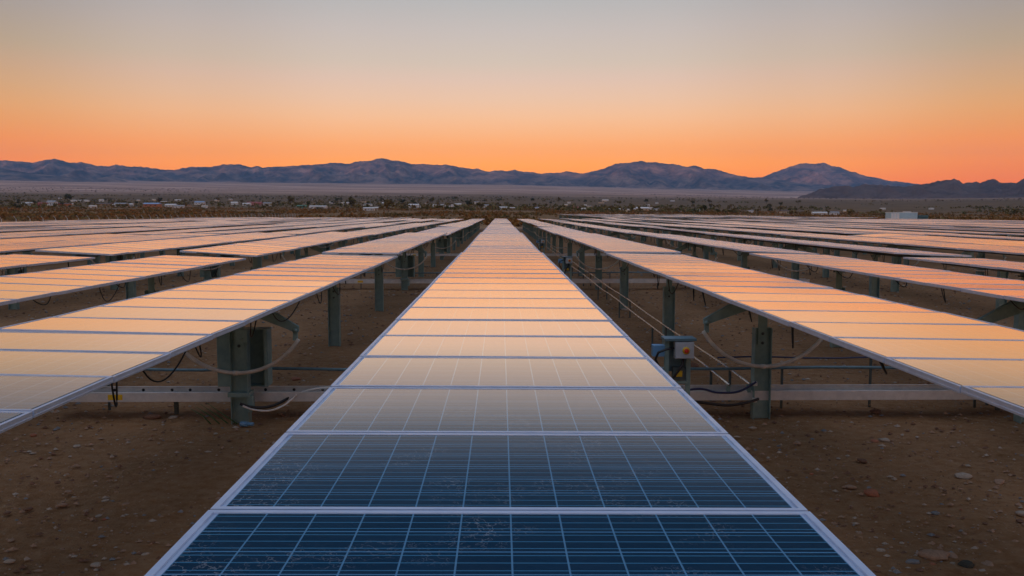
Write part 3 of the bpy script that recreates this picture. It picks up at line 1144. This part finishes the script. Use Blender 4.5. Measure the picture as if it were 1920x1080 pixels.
# green mass between the houses
x, y = scatter_band(6500, 720, 3000, 31, power=1.2)
msk = np.array([noise.noise(Vector((a * .0035, b * .002, 3.3))) > -.12 + max(0, a / b) * (b - 900) / 1500 for a, b in zip(x, y)])
x, y = x[msk], y[msk]
V, Fq = clumps(np.stack([x, y, terrain(x, y)], -1), 2.2 + 4.8 * RNG.random(len(x)) ** 2, 12, .7, 32)
o = ob("shrubbery", np_mesh("shrubbery", V, Fq, GREEN)); tag(o, "olive green bushes spread between the distant houses", "shrubbery", kind="stuff")
# sparse dark creosote further out
x, y = scatter_band(5000, 2600, 6500, 41)
msk = np.array([noise.noise(Vector((a * .0012, b * .0022, 8.3))) > .08 for a, b in zip(x, y)])
x, y = x[msk], y[msk]
V, Fq = clumps(np.stack([x, y, terrain(x, y)], -1), 3 + 5 * RNG.random(len(x)), 7, .3, 42)
o = ob("brush", np_mesh("brush", V, Fq, BRUSH)); tag(o, "dark brush dotting the far plain below the mountains", "brush", kind="stuff")


def tree_meshes(seed, w, mt):
    rg = np.random.default_rng(seed)
    k = 9
    cc = rg.normal(size=(k, 3)) * np.array([.24 * w, .24 * w, .17]) + np.array([0, 0, .62])
    V, Fq = clumps(cc, .36 + .22 * rg.random(k), 42, .85, seed + 1, .26)
    cr = np_mesh("crown", V, Fq, mt)
    b = MB()
    b.tube([(0, 0, -.05), (.01, 0, .2), (.03, .01, .42), (.02, .02, .66)], [.035, .028, .02, .008], 7)
    b.tube([(.01, 0, .25), (.10, .04, .42), (.17, .06, .58)], [.018, .012, .004], 5)
    b.tube([(.02, 0, .30), (-.08, -.05, .45), (-.15, -.06, .6)], [.016, .010, .004], 5)
    return cr, b.mesh("trunk", BARK)


TR = [tree_meshes(51, 1.0, GREEN), tree_meshes(61, .8, GREEN_D), tree_meshes(71, 1.3, GREEN)]
TREES = [(127, 378, 14, 1, "dark round tree standing left of the orange walled house"), (545, 383, 14, 2, "broad olive tree beside the green roofed shed"),
         (1320, 398, 13, 2, "lone broad olive tree in the scrub right of centre"), (755, 383, 10, 1, "dark pointed tree in the town left of centre"),
         (879, 388, 13, 1, "dark tree straight above the left inner rows"), (900, 389, 11, 0, "olive tree right beside the dark tree in the middle"),
         (728, 396, 20, 2, "big olive bushy tree at the field's far edge, left of centre"), (1445, 398, 9, 1, "small dark tree in the right scrub"), (660, 390, 18, 2, "wide olive tree above the white houses")]
rt = random.Random(9)
for i in range(90):
    px = rt.uniform(-10, 1500); py = rt.uniform(374, 393) + max(0, px - 900) * .008
    TREES.append((px, py, rt.uniform(4, 8.5), rt.randrange(3), None))
for px, py, hp, kd, lab in TREES:
    p = on_ground(px, py + 2, 300)
    hgt = max(2.5, hp / F_PX * p.y)
    root = ob("tree", None, None, p, (0, 0, rt.uniform(0, 6)), (hgt, hgt, hgt))
    cr, tr = TR[kd]
    ob("crown", cr, root); ob("trunk", tr, root)
    if lab: tag(root, lab, "tree", "trees of the distant town")
    else: tag(root, "tiny dark green tree among the houses of the distant town", "tree", "small trees of the distant town")

# ------------------------------------------------------------------ distant houses
WALLC = {"white": (.72, .69, .65), "cream": (.66, .52, .36), "tan": (.42, .28, .17), "red": (.45, .12, .08), "orange": (.52, .20, .09), "grey": (.46, .46, .47), "green": (.14, .24, .17), "pink": (.50, .22, .2)}
ROOFC = {"white": (.70, .68, .66), "blue": (.30, .42, .62), "grey": (.34, .34, .36), "brown": (.16, .10, .075), "red": (.34, .10, .08), "green": (.12, .26, .19)}
WALLM = {k: worn("wall_" + k, v, tuple(a * .85 for a in v), .8, 0, .4, .2, .05) for k, v in WALLC.items()}
ROOFM = {k: worn("roof_" + k, v, tuple(a * .85 for a in v), .6, 0, .4, .3, .05) for k, v in ROOFC.items()}
WINM = mat("dark_window_glass", (.03, .035, .045), .15)
H = [(52, 385, 17, 5, "white", "white", "low white house at the far left edge of town"),
     (80, 386, 13, 6, "red", "red", "red walled house left of the pale grey house"),
     (98, 386, 15, 9, "white", "grey", "pale house with grey roof between two red ones"),
     (111, 386, 8, 6, "red", "brown", "small red shed right of the pale grey roofed house"),
     (127, 387, 10, 6, "orange", "brown", "orange walled house under the dark round tree"),
     (150, 378, 28, 3, "white", "white", "long thin white building above the orange walled house"),
     (190, 378, 7, 4, "white", "white", None), (197, 387, 25, 6, "tan", "brown", "long tan house left of the twin tan house"),
     (227, 387, 22, 6, "tan", "grey", "tan house with grey roof beside a white shed"), (243, 387, 12, 5, "white", "white", "white shed right of the two tan houses"),
     (286, 388, 26, 7, "orange", "blue", "house with blue roof and orange walls"), (321, 389, 18, 6, "white", "white", "bright white house right of the blue roofed house"),
     (337, 390, 16, 5, "white", "grey", "white house with grey roof touching the bright white one"), (352, 387, 12, 4, "tan", "brown", None),
     (375, 384, 16, 6, "white", "blue", "white house with pale blue roof"), (384, 390, 8, 4, "white", "white", None), (440, 384, 11, 5, "white", "white", None),
     (463, 386, 13, 5, "white", "white", None), (478, 385, 24, 6, "pink", "red", "pinkish red roofed house left of centre"), (502, 385, 14, 5, "white", "grey", None),
     (566, 390, 15, 5, "green", "green", "green roofed shed at the left half's scrub edge"), (597, 391, 28, 5, "white", "white", "long white building right of the green shed"),
     (650, 383, 12, 4, "white", "white", None), (690, 386, 14, 4, "white", "grey", None), (692, 395, 18, 5, "white", "white", "white house low at the scrub edge"), (705, 394, 7, 5, "white", "white", None),
     (720, 385, 7, 5, "white", "white", None), (748, 389, 9, 4, "white", "white", None), (776, 389, 17, 6, "white", "white", "large white house left of the inner rows"),
     (791, 390, 6, 4, "white", "grey", None), (822, 389, 18, 5, "white", "white", "white house between two small ones above the inner rows"), (839, 390, 8, 4, "white", "white", None),
     (858, 387, 12, 5, "white", "white", None), (910, 389, 12, 5, "white", "grey", None), (945, 393, 19, 5, "white", "white", "white house straight above the central row"),
     (958, 394, 14, 4, "tan", "white", None), (1005, 393, 10, 4, "white", "blue", None), (1078, 393, 11, 5, "red", "red", "small red house right of the central row"),
     (1091, 395, 13, 4, "white", "white", None), (1138, 396, 11, 4, "cream", "white", None), (1160, 396, 7, 4, "cream", "white", None), (1174, 397, 11, 4, "cream", "white", None),
     (1190, 395, 8, 4, "white", "white", None), (1204, 396, 21, 7, "cream", "white", "large cream house in the scrub right of centre"), (1231, 396, 10, 4, "white", "grey", None),
     (1272, 397, 9, 4, "white", "white", "small bright white cube house left of the lone tree"), (1308, 397, 6, 4, "white", "white", None), (1407, 399, 8, 4, "white", "grey", None),
     (1470, 401, 13, 6, "cream", "brown", "cream house with brown roof in the right scrub"), (1536, 404, 24, 6, "white", "white", "long white house in the right scrub"),
     (1564, 403, 14, 5, "white", "grey", "shorter white house right of the long white house"), (1588, 398, 11, 4, "cream", "white", None),
     (1655, 393, 8, 3, "white", "white", None), (1746, 393, 7, 3, "white", "white", None)]


def house_meshes(w, h, d, pitch):
    b = MB(); b.box((0, 0, h * .31), (w, d, h * .66 + .3))
    wall = b
    r = MB()
    z0 = h * .64 + .15
    if pitch:
        r.add([(-w / 2 - .3, -d / 2 - .4, z0), (w / 2 + .3, -d / 2 - .4, z0), (w / 2 + .3, d / 2 + .4, z0), (-w / 2 - .3, d / 2 + .4, z0), (-w / 2 - .3, 0, h), (w / 2 + .3, 0, h)],
              [(0, 1, 5, 4), (2, 3, 4, 5), (0, 4, 3), (1, 2, 5), (0, 3, 2, 1)])
    else:
        r.box((0, 0, z0 + h * .12), (w + .5, d + .5, h * .22), 0, None, (.82, .7))
    return wall, r


rh = random.Random(77)
for i in range(34):
    px = rh.uniform(20, 1330)
    py = rh.uniform(373, 390) + max(0, px - 800) * .010
    H.append((px, py, rh.uniform(4, 11), rh.uniform(2.5, 4.2), rh.choice(["white", "white", "grey", "tan", "cream"]), rh.choice(["white", "grey", "brown", "white"]), None))
for px, py, wp, hp, wc, rc, lab in H:
    p = on_ground(px, py, 300)
    k = p.y / F_PX
    w, h = wp * k * 1.08, max(2.8, hp * k * 1.12)
    d = min(max(w * .6, 5), 11)
    wl, rf = house_meshes(w, h, d, hp >= 5)
    root = ob("house", None, None, (p.x, p.y, p.z), (0, 0, rt.uniform(-.15, .15)))
    wo = ob("wall", wl.mesh("wall", WALLM[wc]), root)
    ob("roof", rf.mesh("roof", ROOFM[rc]), root)
    if wp >= 12:
        for i in range(3):
            b = MB(); b.box((0, 0, 0), (min(1.6, w * .09), .08, h * .2))
            ob("window", b.mesh("window", WINM), wo, (w * (-.3 + .3 * i), -d / 2 - .02, h * .36))
    if lab: tag(root, lab, "house", "houses of the distant town")
    else: tag(root, "tiny pale house, a mere speck among the trees of the distant town", "house", "specks of houses in the distant town")

# ------------------------------------------------------------------ inverter station at the right field edge
def station():
    p = Vector((at_y(1690, 405, 186).x, 186.0, 0))
    g = tz(p.x, p.y)
    root = ob("inverter_station", None, None, (p.x, p.y, g), (0, 0, R(2)))
    tag(root, "pale blue container station with white end rising over the right rows", "container")
    w, h = 5.8, 2.55
    CB = worn("blue_container_paint", (.50, .68, .76), (.42, .58, .66), .5, .1, 1.5)
    CW = worn("white_container_paint", (.86, .86, .84), (.78, .77, .75), .5, 0, 1.5)
    CT = worn("teal_transformer_paint", (.10, .20, .22), (.075, .155, .17), .5, .1, 2)
    b = MB(); b.box((0, 0, h / 2 + .15), (w, 2.4, h))
    for i in range(14):
        b.box((-.6 + i * .26, -1.215, h / 2 + .15), (.11, .03, h - .35))
    ob("body", b.mesh("container_body", CB), root)
    for i in range(3):
        b = MB(); b.box((-w / 2 + .35 + i * .62, -1.225, h / 2 + .12), (.52, .05, h - .2)); b.box((-w / 2 + .52 + i * .62, -1.26, h / 2), (.05, .03, .5))
        ob("door", b.mesh("door", CW), root)
    b = MB(); b.box((0, 0, h + .21), (w + .1, 2.5, .10)); b.box((1.2, 0, h + .3), (1.2, 1.2, .12)); ob("roof", b.mesh("station_roof", CW), root)
    for sx in (-1, 1):
        b = MB(); b.box((sx * (w / 2 - .3), 0, -.1), (.4, 2.3, .55)); ob("footing", b.mesh("footing", BACKS), root)
    tr = ob("transformer", None, None, (p.x + w / 2 + 1.5, p.y + .1, tz(p.x + 4, p.y)))
    tag(tr, "dark teal transformer unit right of the pale blue container", "transformer")
    b = MB(); b.box((0, 0, 1.0), (2.0, 1.7, 2.2)); b.box((0, 0, 2.13), (2.1, 1.8, .08)); ob("tank", b.mesh("tank", CT), tr)
    for i in range(6):
        b = MB(); b.box((-.75 + i * .3, -.98, 1.1), (.05, .26, 1.5)); ob("cooling_fin", b.mesh("cooling_fin", CT), tr)
    b = MB(); b.box((1.03, 0, 1.15), (.10, 1.0, 1.4)); ob("door", b.mesh("transformer_door", YELLOW), tr)


station()


# ------------------------------------------------------------------ fence at the left boundary
def fence():
    X0 = -58.8
    y0, y1 = 60.0, 252.0
    root = ob("fence", None, None, (X0, y0, 0))
    tag(root, "tall chain link fence with slanted barbed wire arms along the left field edge", "fence")
    m = bpy.data.materials.new("chain_link_wire"); m.use_nodes = True
    b_ = bsdf(m); b_.inputs["Base Color"].default_value = (.35, .34, .31, 1); b_.inputs["Metallic"].default_value = .4; b_.inputs["Roughness"].default_value = .5
    uv = N(m, "ShaderNodeTexCoord").outputs["Object"]
    sp = N(m, "ShaderNodeSeparateXYZ"); L(m, uv, sp.inputs[0])
    s1 = M_(m, "ADD", sp.outputs[1], sp.outputs[2]); s2 = M_(m, "SUBTRACT", sp.outputs[1], sp.outputs[2])
    a1 = M_(m, "LESS_THAN", M_(m, "FRACT", M_(m, "MULTIPLY", s1, 12.0)), .1)
    a2 = M_(m, "LESS_THAN", M_(m, "FRACT", M_(m, "MULTIPLY", s2, 12.0)), .1)
    L(m, M_(m, "MAXIMUM", a1, a2), b_.inputs["Alpha"])
    pb = MB(); pb.tube([(0, 0, -.3), (0, 0, 2.05)], .04, 8); pb.tube([(0, 0, 2.05), (-.30, 0, 2.42)], .026, 6)
    pm = pb.mesh("post", worn("fence_post_zinc", (.56, .54, .50), (.45, .43, .40), .5, .3, 5))
    n = 62
    for i in range(n):
        y = (y1 - y0) * i / (n - 1)
        ob("post", pm, root, (0, y, tz(X0, y0 + y)))
    w = MB()
    for i in range(n - 1):
        ya, yb = (y1 - y0) * i / (n - 1), (y1 - y0) * (i + 1) / (n - 1)
        za, zb = tz(X0, y0 + ya), tz(X0, y0 + yb)
        w.add([(-.045, ya, za), (-.045, yb, zb), (-.045, yb, zb + 2.0), (-.045, ya, za + 2.0)], [(0, 1, 2, 3)])
    ob("wire_mesh", w.mesh("wire_mesh", m), root)
    for q in range(3):
        wb = MB(); wb.tube([(-.10 - q * .09, (y1 - y0) * i / 20, tz(X0, y0 + (y1 - y0) * i / 20) + 2.16 + q * .11) for i in range(21)], .006, 4)
        ob("barbed_wire", wb.mesh("barbed_wire", STEEL_D), root)


fence()

HAZE = 3.1e-5
# ------------------------------------------------------------------ haze
hm = bpy.data.materials.new("haze_air"); hm.use_nodes = True
nt = hm.node_tree
for n_ in list(nt.nodes):
    if n_.type != "OUTPUT_MATERIAL": nt.nodes.remove(n_)
pv = nt.nodes.new("ShaderNodeVolumePrincipled")
pv.inputs["Color"].default_value = (.16, .50, 1.0, 1)
pv.inputs["Density"].default_value = HAZE
pv.inputs["Anisotropy"].default_value = 0.0
nt.links.new(pv.outputs[0], [n_ for n_ in nt.nodes if n_.type == "OUTPUT_MATERIAL"][0].inputs["Volume"])
b = MB(); b.box((0, 0, 0), (1, 1, 1))
hz = ob("haze", b.mesh("haze", hm), None, (0, 4000, 640), (0, 0, 0), (36000, 30000, 1340))
tag(hz, "thin evening haze over the valley", "haze", kind="stuff")

# ------------------------------------------------------------------ sky and sun
w = bpy.data.worlds.new("World"); sc.world = w; w.use_nodes = True
nt = w.node_tree
class W_: node_tree = nt
bg = nt.nodes["Background"]
tc = nt.nodes.new("ShaderNodeTexCoord").outputs["Generated"]
sp = nt.nodes.new("ShaderNodeSeparateXYZ"); nt.links.new(tc, sp.inputs[0])


def lin(c):
    return tuple(((v / 255 + .055) / 1.055) ** 2.4 if v / 255 > .04045 else v / 255 / 12.92 for v in c)


SKY = [(-2, (225, 110, 70)), (0, (246, 136, 88)), (1.6, (252, 151, 97)), (3.0, (255, 168, 114)), (4.2, (255, 176, 124)), (5.0, (251, 185, 139)), (6.1, (246, 195, 158)), (7.2, (236, 198, 172)), (8.4, (225, 197, 181)), (9.5, (212, 196, 183)), (11.4, (200, 191, 187)), (13.3, (184, 184, 185)), (15.5, (110, 132, 160)), (17.5, (50, 98, 138)), (20, (22, 82, 124)), (25, (52, 98, 150)), (32, (96, 136, 190)), (50, (158, 178, 212)), (90, (176, 187, 210))]
SKY_SEEN = (.07, .18, .32)      # what the lit haze itself adds on a long sight line


def clear_sky(e, c):
    Lh = min(21500.0, 1267.0 / max(math.sin(R(max(e, .01))), 1e-4))
    T = math.exp(-HAZE * Lh)
    return tuple(max(.004, (v - j * (1 - T)) / T) * .3 for v, j in zip(lin(c), SKY_SEEN))


mr = M_(W_, "DIVIDE", M_(W_, "ADD", M_(W_, "ARCSINE", sp.outputs[2]), R(2)), R(92))
fac = M_(W_, "POWER", M_(W_, "MAXIMUM", mr, 0.0), .5)
skyr = ramp(W_, fac, [(((e + 2) / 92.0) ** .5, clear_sky(e, c)) for e, c in SKY])
# sky dims to either side of the view; brightened beside and behind as fill
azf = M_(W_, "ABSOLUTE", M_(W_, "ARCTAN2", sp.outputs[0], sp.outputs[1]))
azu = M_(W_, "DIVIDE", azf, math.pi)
SIDE = [(.35, (.56, .48, .38)), (.5, (1, .84, .64)), (.75, (1, .84, .70)), (1, (1, .86, .74))]  # unseen sky raised here to warm frame sides and posts
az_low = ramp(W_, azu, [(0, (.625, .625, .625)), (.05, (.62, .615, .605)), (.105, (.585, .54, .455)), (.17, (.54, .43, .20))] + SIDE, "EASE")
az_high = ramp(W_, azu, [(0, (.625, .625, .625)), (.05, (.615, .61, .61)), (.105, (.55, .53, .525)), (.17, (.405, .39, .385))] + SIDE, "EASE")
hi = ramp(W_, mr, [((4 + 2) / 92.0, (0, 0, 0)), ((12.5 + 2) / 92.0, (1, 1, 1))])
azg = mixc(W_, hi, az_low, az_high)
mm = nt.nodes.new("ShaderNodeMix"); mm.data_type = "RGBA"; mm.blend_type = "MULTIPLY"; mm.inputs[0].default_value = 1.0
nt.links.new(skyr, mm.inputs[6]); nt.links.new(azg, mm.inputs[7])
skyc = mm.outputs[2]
# the sunset side is brighter
nis = nt.nodes.new("ShaderNodeTexSky"); nis.sky_type = "NISHITA"; nis.sun_disc = False
nis.sun_elevation = max(SUN_EL, 0.0); nis.sun_rotation = SUN_AZ
nis.dust_density = 2.0
sc_n = nt.nodes.new("ShaderNodeMix"); sc_n.data_type = "RGBA"; sc_n.blend_type = "ADD"
sc_n.inputs[0].default_value = .0024
nt.links.new(skyc, sc_n.inputs[6]); nt.links.new(nis.outputs[0], sc_n.inputs[7])
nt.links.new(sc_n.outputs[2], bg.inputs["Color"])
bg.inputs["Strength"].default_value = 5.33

sun_d = bpy.data.lights.new("sun", "SUN")
sun_d.energy = 5.0; sun_d.angle = R(.5); sun_d.color = (1.0, .40, .29)
sun = bpy.data.objects.new("sun", sun_d); COL.objects.link(sun)
dirv = Vector((math.sin(SUN_AZ) * math.cos(SUN_EL), math.cos(SUN_AZ) * math.cos(SUN_EL), math.sin(SUN_EL)))
sun.rotation_euler = dirv.to_track_quat("Z", "Y").to_euler()
sun.location = (0, 0, 50)

sc.view_settings.view_transform = "Standard"
sc.view_settings.look = "None"
sc.view_settings.exposure = 0
sc.view_settings.gamma = 1
sc.render.engine = "CYCLES"
sc.cycles.use_denoising = True
sc.cycles.max_bounces = 6
sc.cycles.volume_bounces = 0
sc.cycles.transparent_max_bounces = 16
